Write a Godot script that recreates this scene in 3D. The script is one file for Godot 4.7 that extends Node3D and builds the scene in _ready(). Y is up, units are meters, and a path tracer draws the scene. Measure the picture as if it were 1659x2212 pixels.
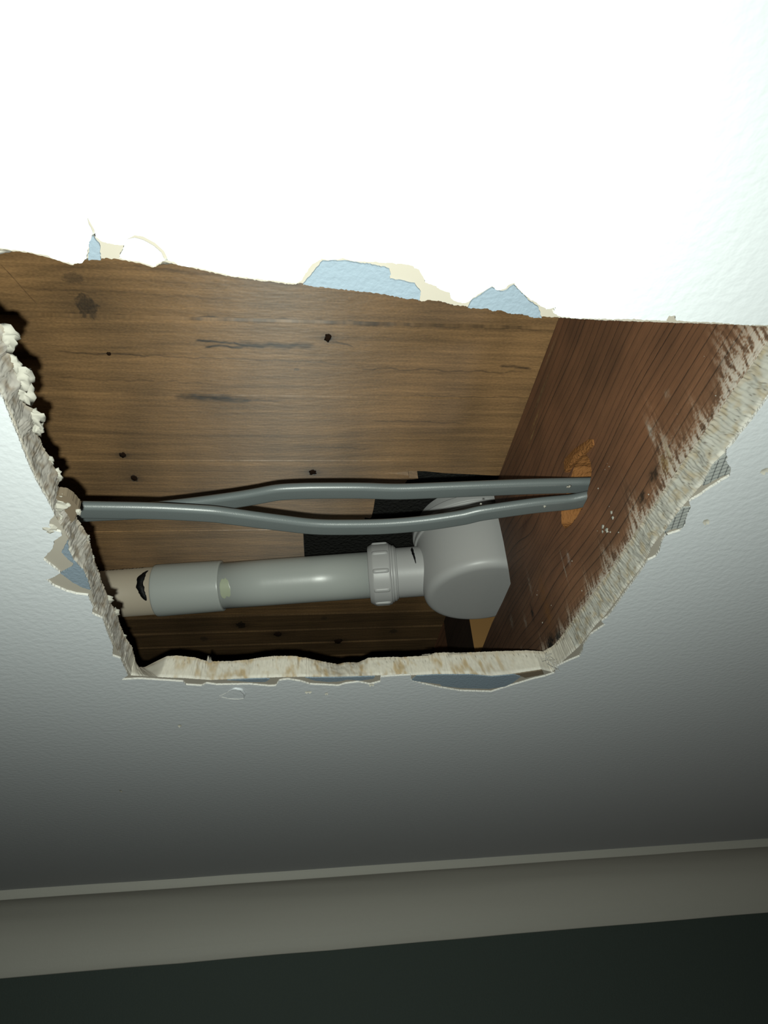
extends Node3D
# A saw-cut hole in a plasterboard ceiling, seen from just below by a hand-held lamp: floor boards, a notched joist, two flat cables and a shower waste above it.
# Lengths are metres. Heights in the builders below are measured from the lens, which is EYE above the floor.

const EYE := 2.195
const CEILING := 0.205      # underside of the painted skin
const BOARD := 0.2063        # underside of the plasterboard paper
const RIM := 0.220          # top of the plasterboard, underside of the joist
const DECK := 0.420         # underside of the floor boards above
const JOIST_FACE := 0.205   # x of the joist face towards the hole

# Outlines round the hole, tenths of a millimetre: x, z, x, z ...
const SKIN_NEAR := [-882, -1463, -803, -1471, -777, -1478, -744, -1485, -720, -1499, -680, -1511, -651, -1507, -629, -1485, -620, -1457, -608, -1429, -592, -1399, -575, -1422, -544, -1432, -505, -1435, -518, -1461, -529, -1482, -503, -1490, -470, -1493, -426, -1509, -405, -1496, -389, -1484, -360, -1488, -347, -1502, -296, -1507, -267, -1514, -179, -1534, -88, -1545, -11, -1553, 35, -1557, 51, -1545, 66, -1514, 88, -1477, 118, -1456, 157, -1460, 187, -1450, 226, -1460, 280, -1460, 358, -1462, 414, -1466, 448, -1483, 469, -1516, 480, -1538, 514, -1546, 533, -1561, 568, -1570, 581, -1599, 609, -1612, 635, -1617, 654, -1602, 670, -1579, 695, -1559, 716, -1540, 740, -1557, 764, -1552, 776, -1530, 791, -1525, 818, -1550, 858, -1584, 899, -1607, 941, -1632, 958, -1630, 974, -1623, 972, -1646, 995, -1662, 1060, -1669, 1168, -1669, 1313, -1666, 1426, -1669, 1426, -1645, 1448, -1644, 1466, -1667, 1634, -1671, 1734, -1678, 1810, -1676, 1927, -1676, 2075, -1676]
const SKIN_RIGHT := [2073, -1881, 2077, -2071, 2080, -2235, 2074, -2304, 2079, -2359, 2069, -2416, 2079, -2447, 2107, -2478, 2106, -2499, 2165, -2560, 2192, -2619, 2134, -2726, 2107, -2794, 2087, -2822, 2083, -2846, 2112, -2884, 2129, -2974, 2159, -3055, 2157, -3114, 2092, -3159, 2098, -3221, 2128, -3320, 2134, -3386, 2103, -3427, 2112, -3589, 2114, -3749, 2124, -4021, 2126, -4154, 2108, -4222, 2151, -4273, 2100, -4422, 2107, -4590, 2131, -4679, 2145, -4794, 2075, -4889, 2025, -4972]
const SKIN_FAR := [2046, -5099, 1979, -5166, 1904, -5205, 1780, -5306, 1679, -5393, 1619, -5446, 1349, -5396, 1159, -5298, 1009, -5207, 920, -5133, 903, -5033, 812, -5033, 677, -5046, 686, -5137, 613, -5184, 517, -5128, 427, -5146, 370, -5186, 157, -5136, 81, -5066, -14, -5021, -71, -5041, -96, -5137, -140, -5141, -283, -5090, -520, -5074, -589, -5041, -632, -5080, -734, -5052, -749, -4990, -948, -4935, -1038, -4910]
const SKIN_LEFT := [-1157, -4914, -1100, -4838, -1098, -4711, -1097, -4559, -1140, -4511, -1108, -4372, -1102, -4146, -1092, -3979, -1139, -3917, -1113, -3832, -1115, -3749, -1112, -3700, -1167, -3681, -1215, -3647, -1268, -3578, -1284, -3512, -1254, -3498, -1197, -3447, -1204, -3418, -1230, -3351, -1246, -3309, -1211, -3252, -1171, -3200, -1150, -3137, -1101, -3088, -1097, -3063, -1135, -3034, -1136, -2998, -1124, -2959, -1088, -2910, -1091, -2784, -1096, -2721, -1101, -2609, -1096, -2474, -1090, -2338, -1085, -2215, -1081, -2143, -1084, -2112, -1095, -1853, -1087, -1582]
const BOARD_NEAR := [-891, -1477, -811, -1485, -751, -1500, -687, -1526, -635, -1498, -573, -1495, -534, -1497, -474, -1508, -430, -1524, -392, -1499, -299, -1521, -181, -1549, -89, -1560, 36, -1572, 55, -1563, 99, -1571, 163, -1576, 293, -1588, 359, -1597, 415, -1609, 462, -1611, 477, -1625, 507, -1618, 549, -1622, 594, -1635, 661, -1642, 726, -1642, 752, -1654, 765, -1645, 815, -1662, 861, -1662, 905, -1676, 1005, -1678, 1180, -1685, 1441, -1687, 1650, -1687, 1827, -1692, 2085, -1693]
const BOARD_RIGHT := [2082, -1848, 2073, -2049, 2086, -2269, 2089, -2363, 2083, -2450, 2063, -2542, 2089, -2702, 2079, -2849, 2071, -2967, 2077, -3110, 2071, -3286, 2105, -3465, 2103, -3662, 2109, -3893, 2109, -4172, 2096, -4310, 2093, -4648, 2060, -4849]
const BOARD_FAR := [2031, -5108, 1922, -5044, 1704, -5114, 1550, -5135, 1385, -5083, 1096, -5055, 905, -5064, 664, -5040, 453, -5037, 305, -5032, 81, -5010, -64, -5004, -279, -5000, -558, -5007, -730, -4955, -888, -4923, -970, -4899]
const BOARD_LEFT := [-1086, -4871, -1091, -4758, -1090, -4605, -1099, -4416, -1094, -4188, -1089, -4043, -1116, -3882, -1090, -3668, -1080, -3540, -1079, -3432, -1104, -3337, -1105, -3234, -1084, -3131, -1086, -3073, -1094, -2953, -1085, -2819, -1090, -2747, -1096, -2635, -1092, -2498, -1086, -2361, -1078, -2236, -1081, -2133, -1094, -1871, -1084, -1596]
const RIM_NEAR := [-944, -1559, -348, -1603, 362, -1671, 1133, -1779, 1850, -1782, 2143, -1784]
const RIM_RIGHT := [2032, -1885, 2032, -2190, 2029, -2838, 2049, -3814, 2033, -4583, 2026, -4842, 2008, -4939]
const RIM_FAR := [1962, -5021, 1823, -4992, 1579, -4990, 1243, -4996, 1099, -4976, 1049, -5023, 823, -5038, 826, -5030, 687, -5026, 596, -5027, 525, -5106, 425, -5098, 367, -5127, 310, -5096, 203, -5036, 127, -4987, 31, -4946, -99, -4935, -224, -4958, -291, -4985, -415, -4999, -580, -4993, -670, -4912, -732, -4890, -787, -4870, -862, -4879, -947, -4961, -1036, -5052]
const RIM_LEFT := [-1080, -5048, -1086, -4948, -1065, -4701, -1081, -4568, -1082, -4335, -1068, -4200, -1080, -4101, -1080, -3936, -1080, -3835, -1074, -3691, -1072, -3565, -1061, -3444, -1053, -3366, -1054, -3285, -1060, -3207, -1069, -3149, -1050, -3075, -1049, -3016, -1059, -2966, -1082, -2928, -1097, -2902, -1073, -2822, -1065, -2776, -1073, -2724, -1076, -2657, -1083, -2609, -1083, -2499, -1088, -2449, -1070, -2410, -1054, -2339, -1081, -2325, -1076, -2257, -1072, -2212, -1048, -2191, -1041, -2165, -1060, -2128, -1050, -2079, -1056, -2031, -1029, -1996, -1027, -1961, -1032, -1924, -1067, -1854, -1091, -1694]
const BLUE1 := [-611, -1436, -596, -1409, -586, -1430, -580, -1446, -587, -1471, -589, -1497, -630, -1502]
const BLUE2 := [59, -1563, 82, -1530, 112, -1485, 122, -1470, 196, -1467, 282, -1476, 350, -1491, 354, -1532, 400, -1536, 442, -1547, 467, -1572, 472, -1631, 378, -1625, 68, -1597]
const BLUE3 := [651, -1645, 658, -1612, 700, -1572, 721, -1551, 750, -1568, 770, -1565, 796, -1537, 830, -1567, 875, -1606, 913, -1631, 942, -1687, 731, -1695]
const BLUE4 := [-1142, -3248, -1114, -3196, -1087, -3141, -1049, -3202, -1047, -3397, -1029, -3535, -1055, -3657, -1090, -3640, -1122, -3617, -1160, -3559, -1182, -3503, -1200, -3454, -1129, -3399, -1109, -3362, -1128, -3320]
const BLUE5 := [-481, -4990, -277, -4951, -137, -5016, -172, -5065, -281, -5053]
const BLUE6 := [73, -4968, 187, -5075, 291, -5112, 367, -5111, 431, -5081, 534, -5110, 629, -5083, 637, -5022]
const BLUE7 := [923, -5149, 978, -4985, 1596, -5044, 1790, -5153, 1761, -5272, 1714, -5353, 1588, -5389, 1442, -5363, 1340, -5343, 1185, -5288, 1167, -5248, 1049, -5199]
const TAPE1 := [2021, -2505, 2085, -2452, 2130, -2519, 2176, -2573, 2186, -2610, 2159, -2621, 2124, -2670, 2100, -2700, 2026, -2715]
const TAPE2 := [2062, -2898, 2120, -2894, 2158, -3029, 2159, -3087, 2101, -3105, 2082, -3141, 2017, -3094]
const CRACK1 := [-596, -1342, -590, -1362, -584, -1384, -585, -1408, -593, -1413, -591, -1388, -596, -1366]
const CRACK2 := [-495, -1414, -466, -1397, -441, -1401, -409, -1421, -385, -1450, -377, -1481, -381, -1541, -394, -1542, -388, -1483, -394, -1456, -414, -1433, -443, -1413, -467, -1406]
const BROWN1 := [1671, -5051, 1902, -4984, 1966, -5124, 1837, -5185]
const TONGUE := [-1128, -2890, -1070, -2854, -1041, -2861, -1018, -2899, -1004, -2955, -1004, -2986, -1029, -3017, -1045, -3061, -1079, -3101, -1123, -3084]
const SCAB := [-505, -5304, -539, -5386, -517, -5284, -466, -5234, -421, -5165, -379, -5143, -345, -5192, -333, -5276, -343, -5351, -382, -5366, -450, -5348]
const CABLE_A := [2151, 2925, -3836, 2095, 2925, -3841, 1700, 2927, -3857, 1338, 2928, -3879, 1046, 2930, -3900, 756, 2931, -3916, 499, 2932, -3905, 247, 2933, -3905, 91, 2934, -3910, -65, 2934, -3925, -221, 2935, -3972, -377, 2936, -4014, -691, 2937, -4082, -1005, 2938, -4135, -1365, 2940, -4165, -1623, 2941, -4206]
const CABLE_B := [2079, 2819, -3856, 2036, 2817, -3870, 1955, 2815, -3894, 1694, 2808, -3925, 1342, 2798, -3995, 1218, 2794, -4039, 961, 2787, -4093, 701, 2780, -4118, 441, 2772, -4114, 184, 2765, -4092, -66, 2758, -4027, -365, 2749, -3938, -504, 2744, -3898, -821, 2734, -3849, -1233, 2720, -3809, -1473, 2712, -3789]
const SEAMS := [0.1, -0.0735, -0.1665, -0.2595, -0.352, -0.4295, -0.513, -0.626, -0.721, -0.818, -0.8625, -0.903, -0.948, -1.04, -1.13, -1.22, -1.31, -1.40]

var M := {}
var taken := {}
var noise := FastNoiseLite.new()
var rng := RandomNumberGenerator.new()


func _ready() -> void:
	rng.seed = 11
	noise.seed = 4
	noise.frequency = 1.0
	noise.noise_type = FastNoiseLite.TYPE_SIMPLEX
	noise.fractal_type = FastNoiseLite.FRACTAL_FBM
	noise.fractal_octaves = 3
	camera_and_light()
	materials()
	room()
	ceiling()
	floor_above()
	joist()
	shower_tray()
	pipework()
	cables()
	crumbs()


func camera_and_light() -> void:
	var cam := Camera3D.new()
	cam.name = "camera"
	cam.fov = 71.03
	cam.near = 0.01
	cam.far = 20.0
	cam.transform = Transform3D(Basis(Vector3(0.9910567, -0.0832799, 0.1042644), Vector3(0.0079285, 0.8167183, 0.5769821), Vector3(-0.1332057, -0.5709953, 0.8100745)), Vector3(0, EYE, 0))
	add_child(cam)
	cam.current = true
	var env := Environment.new()
	env.background_mode = Environment.BG_COLOR
	env.background_color = Color(0.03, 0.03, 0.03)
	env.ambient_light_source = Environment.AMBIENT_SOURCE_DISABLED
	env.tonemap_mode = Environment.TONE_MAPPER_LINEAR
	env.tonemap_exposure = 1.0
	env.sdfgi_enabled = true
	env.ssao_enabled = true
	env.ssil_enabled = true
	var around := WorldEnvironment.new()
	around.name = "surroundings"
	around.environment = env
	add_child(around)
	# the phone's flash: a few millimetres of LED beside the lens
	var flash := AreaLight3D.new()
	flash.name = "phone_flash"
	flash.area_size = Vector2(0.004, 0.004)
	flash.light_color = Color(0.97, 1.0, 0.955)
	flash.light_energy = 0.49
	flash.shadow_enabled = true
	flash.set("area_range", 6.0)
	flash.transform = Transform3D(Basis.looking_at(Vector3(0.04, 0.20, -0.98)), Vector3(-0.006, EYE - 0.009, -0.0063))
	add_child(flash)
	# unseen fill light, added below the lens to lift the far ceiling
	var lamp := OmniLight3D.new()
	lamp.name = "fill_light"
	lamp.light_color = Color(1.0, 0.97, 0.92)
	lamp.light_energy = 0.085
	lamp.light_size = 0.06
	lamp.omni_range = 8.0
	lamp.omni_attenuation = 2.0
	lamp.shadow_enabled = true
	lamp.position = Vector3(0.5, 1.3, -0.65)
	add_child(lamp)


# ---------------------------------------------------------------- helpers
func mat(called: String, color: Color, rough := 0.7, spec := 0.5) -> StandardMaterial3D:
	var m := StandardMaterial3D.new()
	m.resource_name = called
	m.albedo_color = color
	m.roughness = rough
	m.metallic_specular = spec
	M[called] = m
	return m


func numbered(called: String) -> String:
	taken[called] = taken.get(called, -1) + 1
	return called if taken[called] == 0 else "%s_%03d" % [called, taken[called]]


func tag(o: Node3D, label: String, category := "", group := "", kind := "") -> void:
	if label:
		o.set_meta("label", label)
	if category:
		o.set_meta("category", category)
	if group:
		o.set_meta("group", group)
	if kind:
		o.set_meta("kind", kind)


func thing(called: String, at: Vector3, label: String, category := "", group := "", kind := "") -> Node3D:
	var o := Node3D.new()
	o.name = numbered(called)
	add_child(o, true)
	o.position = at
	tag(o, label, category, group, kind)
	return o


# meshes are laid out in room coordinates; a part is shifted back by the place of what it belongs to
func part(called: String, mesh: Mesh, m: Material, parent: Node3D) -> MeshInstance3D:
	var o := MeshInstance3D.new()
	o.mesh = mesh
	o.material_override = m
	o.name = called
	if parent == null:
		o.name = numbered(called)
		add_child(o, true)
		return o
	var n := 0
	while parent.has_node(NodePath(o.name)):
		n += 1
		o.name = "%s_%03d" % [called, n]
	parent.add_child(o, true)
	var off := Vector3.ZERO
	var p: Node = parent
	while p != self:
		off += (p as Node3D).position
		p = p.get_parent()
	o.position = -off
	return o


func V(x: float, h: float, z: float) -> Vector3:
	return Vector3(x, EYE + h, z)


func begin() -> SurfaceTool:
	var st := SurfaceTool.new()
	st.begin(Mesh.PRIMITIVE_TRIANGLES)
	st.set_smooth_group(0)
	return st


func done(st: SurfaceTool) -> ArrayMesh:
	st.generate_normals()
	return st.commit()


func tri(st: SurfaceTool, a: Vector3, b: Vector3, c: Vector3, out: Vector3) -> void:
	if (a - c).cross(a - b).dot(out) < 0.0:
		var t := b
		b = c
		c = t
	st.add_vertex(a)
	st.add_vertex(b)
	st.add_vertex(c)


func quad(st: SurfaceTool, a: Vector3, b: Vector3, c: Vector3, d: Vector3, out: Vector3) -> void:
	tri(st, a, b, c, out)
	tri(st, a, c, d, out)


func box(st: SurfaceTool, lo: Vector3, hi: Vector3, bevel := 0.0) -> void:
	st.set_smooth_group(-1)
	var c := (lo + hi) / 2.0
	var e := (hi - lo) / 2.0
	var b := minf(bevel, minf(e.x, minf(e.y, e.z)) * 0.9)
	for ax in 3:
		for s in [-1.0, 1.0]:
			var n := Vector3.ZERO
			n[ax] = s
			var u := (ax + 1) % 3
			var w := (ax + 2) % 3
			var q: Array[Vector3] = []
			for k in [[-1, -1], [1, -1], [1, 1], [-1, 1]]:
				var p := Vector3.ZERO
				p[ax] = s * e[ax]
				p[u] = k[0] * (e[u] - b)
				p[w] = k[1] * (e[w] - b)
				q.append(c + p)
			quad(st, q[0], q[1], q[2], q[3], n)
	if b > 0.0:
		for ax in 3:
			var u := (ax + 1) % 3
			var w := (ax + 2) % 3
			for su in [-1.0, 1.0]:
				for sw in [-1.0, 1.0]:
					var q: Array[Vector3] = []
					for k in [[-1, 0], [1, 0], [1, 1], [-1, 1]]:
						var p := Vector3.ZERO
						p[ax] = k[0] * (e[ax] - b)
						p[u] = su * (e[u] - (b if k[1] else 0.0))
						p[w] = sw * (e[w] - (0.0 if k[1] else b))
						q.append(c + p)
					var n := Vector3.ZERO
					n[u] = su
					n[w] = sw
					quad(st, q[0], q[1], q[2], q[3], n)
		for k in 8:
			var s := Vector3(1 if k & 1 else -1, 1 if k & 2 else -1, 1 if k & 4 else -1)
			tri(st, c + s * (e - Vector3(0, b, b)), c + s * (e - Vector3(b, 0, b)), c + s * (e - Vector3(b, b, 0)), s)
	st.set_smooth_group(0)


# rows of points joined into a sheet; ref is a point behind the sheet
func grid(st: SurfaceTool, rows: Array, wrap: bool, ref: Vector3, colors := []) -> void:
	var n: int = rows[0].size()
	var i0: int = (rows.size() - 1) / 2
	var a0: Vector3 = rows[i0][0]
	var flip := false
	for j in n - 1:
		var na: Vector3 = (rows[i0][j] - rows[i0 + 1][j + 1]).cross(rows[i0][j] - rows[i0][j + 1])
		if na.length() > 1e-12:
			flip = na.dot(rows[i0][j] - ref) < 0.0
			break
	for i in rows.size() - 1:
		for j in (n if wrap else n - 1):
			var k := (j + 1) % n
			var ids := [[i, j], [i, k], [i + 1, k], [i, j], [i + 1, k], [i + 1, j]]
			if flip:
				ids = [[i, j], [i + 1, k], [i, k], [i, j], [i + 1, j], [i + 1, k]]
			for q in ids:
				if colors:
					st.set_color(colors[q[0]][q[1]])
				st.add_vertex(rows[q[0]][q[1]])


# a turned shape: profile of (radius, place along the axis)
func lathe(st: SurfaceTool, profile: Array, at: Vector3, axis: Vector3, seg := 96) -> void:
	axis = axis.normalized()
	var side := axis.cross(Vector3(0.13, 0.21, 0.97)).normalized()
	var up := axis.cross(side)
	var rows := []
	for p in profile:
		var row := PackedVector3Array()
		for j in seg:
			var t := TAU * j / seg
			row.append(at + axis * p[1] + (side * cos(t) + up * sin(t)) * maxf(p[0], 0.00005))
		rows.append(row)
	var mid: int = (rows.size() - 1) / 2
	grid(st, rows, true, at + axis * (profile[mid][1] + profile[mid + 1][1]) / 2.0)


# a profile with its corners rounded a little, so that edges catch the light
func rounded(profile: Array, r := 0.0006, steps := 3) -> Array:
	var out := [profile[0]]
	for i in range(1, profile.size() - 1):
		var a := Vector2(profile[i - 1][0], profile[i - 1][1])
		var b := Vector2(profile[i][0], profile[i][1])
		var c := Vector2(profile[i + 1][0], profile[i + 1][1])
		var k := minf(r if profile[i].size() < 3 else profile[i][2], minf(a.distance_to(b), b.distance_to(c)) * 0.48)
		var p := b + (a - b).normalized() * k
		var q := b + (c - b).normalized() * k
		var n := steps if profile[i].size() < 3 else 8
		for s in n + 1:
			var t := float(s) / n
			var v := p.lerp(b, t).lerp(b.lerp(q, t), t)
			out.append([v.x, v.y])
	out.append(profile[-1])
	return out


func points(tenths: Array) -> PackedVector2Array:
	var out := PackedVector2Array()
	for i in range(0, tenths.size(), 2):
		out.append(Vector2(tenths[i], tenths[i + 1]) / 10000.0)
	return out


# an outline with more points and a torn edge
func ragged(poly: PackedVector2Array, step: float, amount: float, seed_at: float, closed := true) -> PackedVector2Array:
	var out := PackedVector2Array()
	var n := poly.size()
	for i in (n if closed else n - 1):
		var a := poly[i]
		var b := poly[(i + 1) % n]
		var m := maxi(1, int(a.distance_to(b) / step))
		var across := (b - a).orthogonal().normalized()
		for k in m:
			var p := a.lerp(b, float(k) / m)
			var w := noise.get_noise_3d(p.x * 420.0, p.y * 420.0, seed_at) + 0.7 * noise.get_noise_3d(p.x * 1300.0, p.y * 1300.0, seed_at + 9.0)
			out.append(p + across * w * amount)
	if not closed:
		out.append(poly[n - 1])
	return out


# Godot's own tolerance is too coarse for outlines in tenths of millimetres
func ears(poly: PackedVector2Array) -> PackedInt32Array:
	var big := PackedVector2Array()
	for p in poly:
		big.append((p - poly[0]) * 4000.0)
	return Geometry2D.triangulate_polygon(big)


func signed_area(poly: PackedVector2Array) -> float:
	var sum := 0.0
	for i in poly.size():
		sum += (poly[i] - poly[0]).cross(poly[(i + 1) % poly.size()] - poly[0])
	return sum / 2.0


# flat polygons at one height
func sheet(st: SurfaceTool, polys: Array, h: float, out: Vector3) -> void:
	for p in polys:
		var ids := ears(p)
		for i in range(0, ids.size(), 3):
			tri(st, V(p[ids[i]].x, h, p[ids[i]].y), V(p[ids[i + 1]].x, h, p[ids[i + 1]].y), V(p[ids[i + 2]].x, h, p[ids[i + 2]].y), out)


# a rectangle with a hole, as two plain polygons that meet on a line through the hole
func holed(lo: Vector2, hi: Vector2, hole: PackedVector2Array, cut: float) -> Array:
	var out := []
	for half in [[lo.x, cut], [cut, hi.x]]:
		var r := PackedVector2Array([Vector2(half[0], lo.y), Vector2(half[1], lo.y), Vector2(half[1], hi.y), Vector2(half[0], hi.y)])
		out.append_array(Geometry2D.clip_polygons(r, hole))
	return out


func wall_strip(st: SurfaceTool, line: PackedVector2Array, h0: float, h1: float, ref: Vector2, closed := true) -> void:
	var n := line.size()
	for i in (n if closed else n - 1):
		var a := line[i]
		var b := line[(i + 1) % n]
		var nn := (b - a).orthogonal()
		if nn.dot(ref - a) < 0.0:
			nn = -nn
		quad(st, V(a.x, h0, a.y), V(b.x, h0, b.y), V(b.x, h1, b.y), V(a.x, h1, a.y), Vector3(nn.x, 0, nn.y))


# a flat piece with thickness
func slab(polys: Array, h0: float, h1: float) -> ArrayMesh:
	var st := begin()
	st.set_smooth_group(-1)
	sheet(st, polys, h0, Vector3.DOWN)
	sheet(st, polys, h1, Vector3.UP)
	for p in polys:
		var s := signf(signed_area(p))
		var n: int = p.size()
		for i in n:
			var a: Vector2 = p[i]
			var b: Vector2 = p[(i + 1) % n]
			var o := (b - a).orthogonal() * s
			quad(st, V(a.x, h0, a.y), V(b.x, h0, b.y), V(b.x, h1, b.y), V(a.x, h1, a.y), Vector3(o.x, 0, o.y))
	return done(st)


func lump(st: SurfaceTool, at: Vector3, size: Vector3, seed_at: float, rough := 0.35, rings := 8, seg := 12) -> void:
	var rows := []
	for i in rings + 1:
		var row := PackedVector3Array()
		for j in seg:
			var a := PI * i / rings
			var b := TAU * j / seg
			var d := Vector3(sin(a) * cos(b), cos(a), sin(a) * sin(b))
			var k := 1.0 + rough * (noise.get_noise_3d(d.x * 1.2 + seed_at, d.y * 1.2, d.z * 1.2) * 1.6 + noise.get_noise_3d(d.x * 4.0, d.y * 4.0 + seed_at, d.z * 4.0))
			row.append(at + d * size * k)
		rows.append(row)
	grid(st, rows, true, at)


# ---------------------------------------------------------------- materials
func bumps(frequency: float, strength: float, octaves := 3, size := 512, seed_at := 1) -> NoiseTexture2D:
	var f := FastNoiseLite.new()
	f.seed = seed_at
	f.frequency = frequency
	f.fractal_octaves = octaves
	var t := NoiseTexture2D.new()
	t.width = size
	t.height = size
	t.seamless = true
	t.noise = f
	t.as_normal_map = true
	t.bump_strength = strength
	return t


func relief(m: StandardMaterial3D, t: Texture2D, per_metre: float, scale := 1.0) -> void:
	m.normal_enabled = true
	m.normal_texture = t
	m.normal_scale = scale
	m.uv1_triplanar = true
	m.uv1_world_triplanar = true
	m.uv1_scale = Vector3.ONE * per_metre


func materials() -> void:
	relief(mat("ceiling_paint", Color(0.655, 0.670, 0.685), 0.62, 0.4), bumps(0.035, 3.0), 9.0, 0.25)
	relief(mat("skim_edge", Color(0.64, 0.635, 0.62), 0.9, 0.2), bumps(0.06, 6.0, 4, 256, 3), 30.0, 0.6)
	relief(mat("trim_paint", Color(0.655, 0.65, 0.62), 0.6, 0.4), bumps(0.03, 2.0), 9.0, 0.3)
	relief(mat("wall_paint", Color(0.23, 0.265, 0.25), 0.7, 0.3), bumps(0.05, 3.0), 9.0, 0.4)
	mat("plain_wall", Color(0.72, 0.72, 0.70), 0.9, 0.2)
	mat("carpet", Color(0.45, 0.43, 0.40), 1.0, 0.1)
	mat("paper", Color(0.515, 0.495, 0.46), 0.95, 0.1)
	relief(mat("old_blue_paint", Color(0.395, 0.44, 0.48), 0.7, 0.3), bumps(0.05, 3.0, 3, 256, 5), 25.0, 0.4)
	mat("brown_paper", Color(0.36, 0.32, 0.27), 0.95, 0.1)
	mat("joint_tape", Color(0.52, 0.53, 0.52), 0.9, 0.2)
	mat("tape_thread", Color(0.36, 0.37, 0.37), 0.8, 0.3)
	mat("gypsum", Color.WHITE, 0.95, 0.15).vertex_color_use_as_albedo = true
	mat("plaster", Color(0.53, 0.52, 0.49), 0.95, 0.15)
	mat("sawn_timber", Color(0.45, 0.335, 0.20), 0.85, 0.2)
	relief(mat("fresh_timber", Color(0.47, 0.315, 0.18), 0.8, 0.2), bumps(0.03, 8.0, 4, 256, 14), 40.0, 1.0)
	relief(mat("grey_plastic", Color(0.585, 0.60, 0.59), 0.34, 0.5), bumps(0.02, 1.5, 3, 256, 8), 30.0, 0.15)
	relief(mat("white_plastic", Color(0.585, 0.585, 0.585), 0.42, 0.45), bumps(0.02, 1.5, 3, 256, 8), 30.0, 0.12)
	relief(mat("cream_plastic", Color(0.63, 0.59, 0.53), 0.5, 0.4), bumps(0.02, 1.5, 3, 256, 8), 30.0, 0.15)
	mat("dark_knot", Color(0.13, 0.09, 0.065), 0.95, 0.1)
	mat("pen_ink", Color(0.03, 0.03, 0.035), 0.6, 0.3)
	relief(mat("cable_sheath", Color(0.315, 0.337, 0.34), 0.38, 0.5), bumps(0.08, 4.0, 3, 256, 9), 60.0, 0.25)
	relief(mat("tray_underside", Color(0.12, 0.12, 0.115), 0.85, 0.2), bumps(0.05, 8.0, 4, 256, 12), 14.0, 0.8)
	deck_texture()
	joist_texture()


func spread(f: FastNoiseLite, w: int, h: int, to_w: int, to_h: int) -> PackedByteArray:
	var im := f.get_image(w, h, false, false, true)
	im.resize(to_w, to_h, Image.INTERPOLATE_CUBIC)
	im.convert(Image.FORMAT_L8)
	return im.get_data()


func noise_of(seed_at: int, frequency: float, octaves := 3) -> FastNoiseLite:
	var f := FastNoiseLite.new()
	f.seed = seed_at
	f.frequency = frequency
	f.fractal_octaves = octaves
	return f


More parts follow.
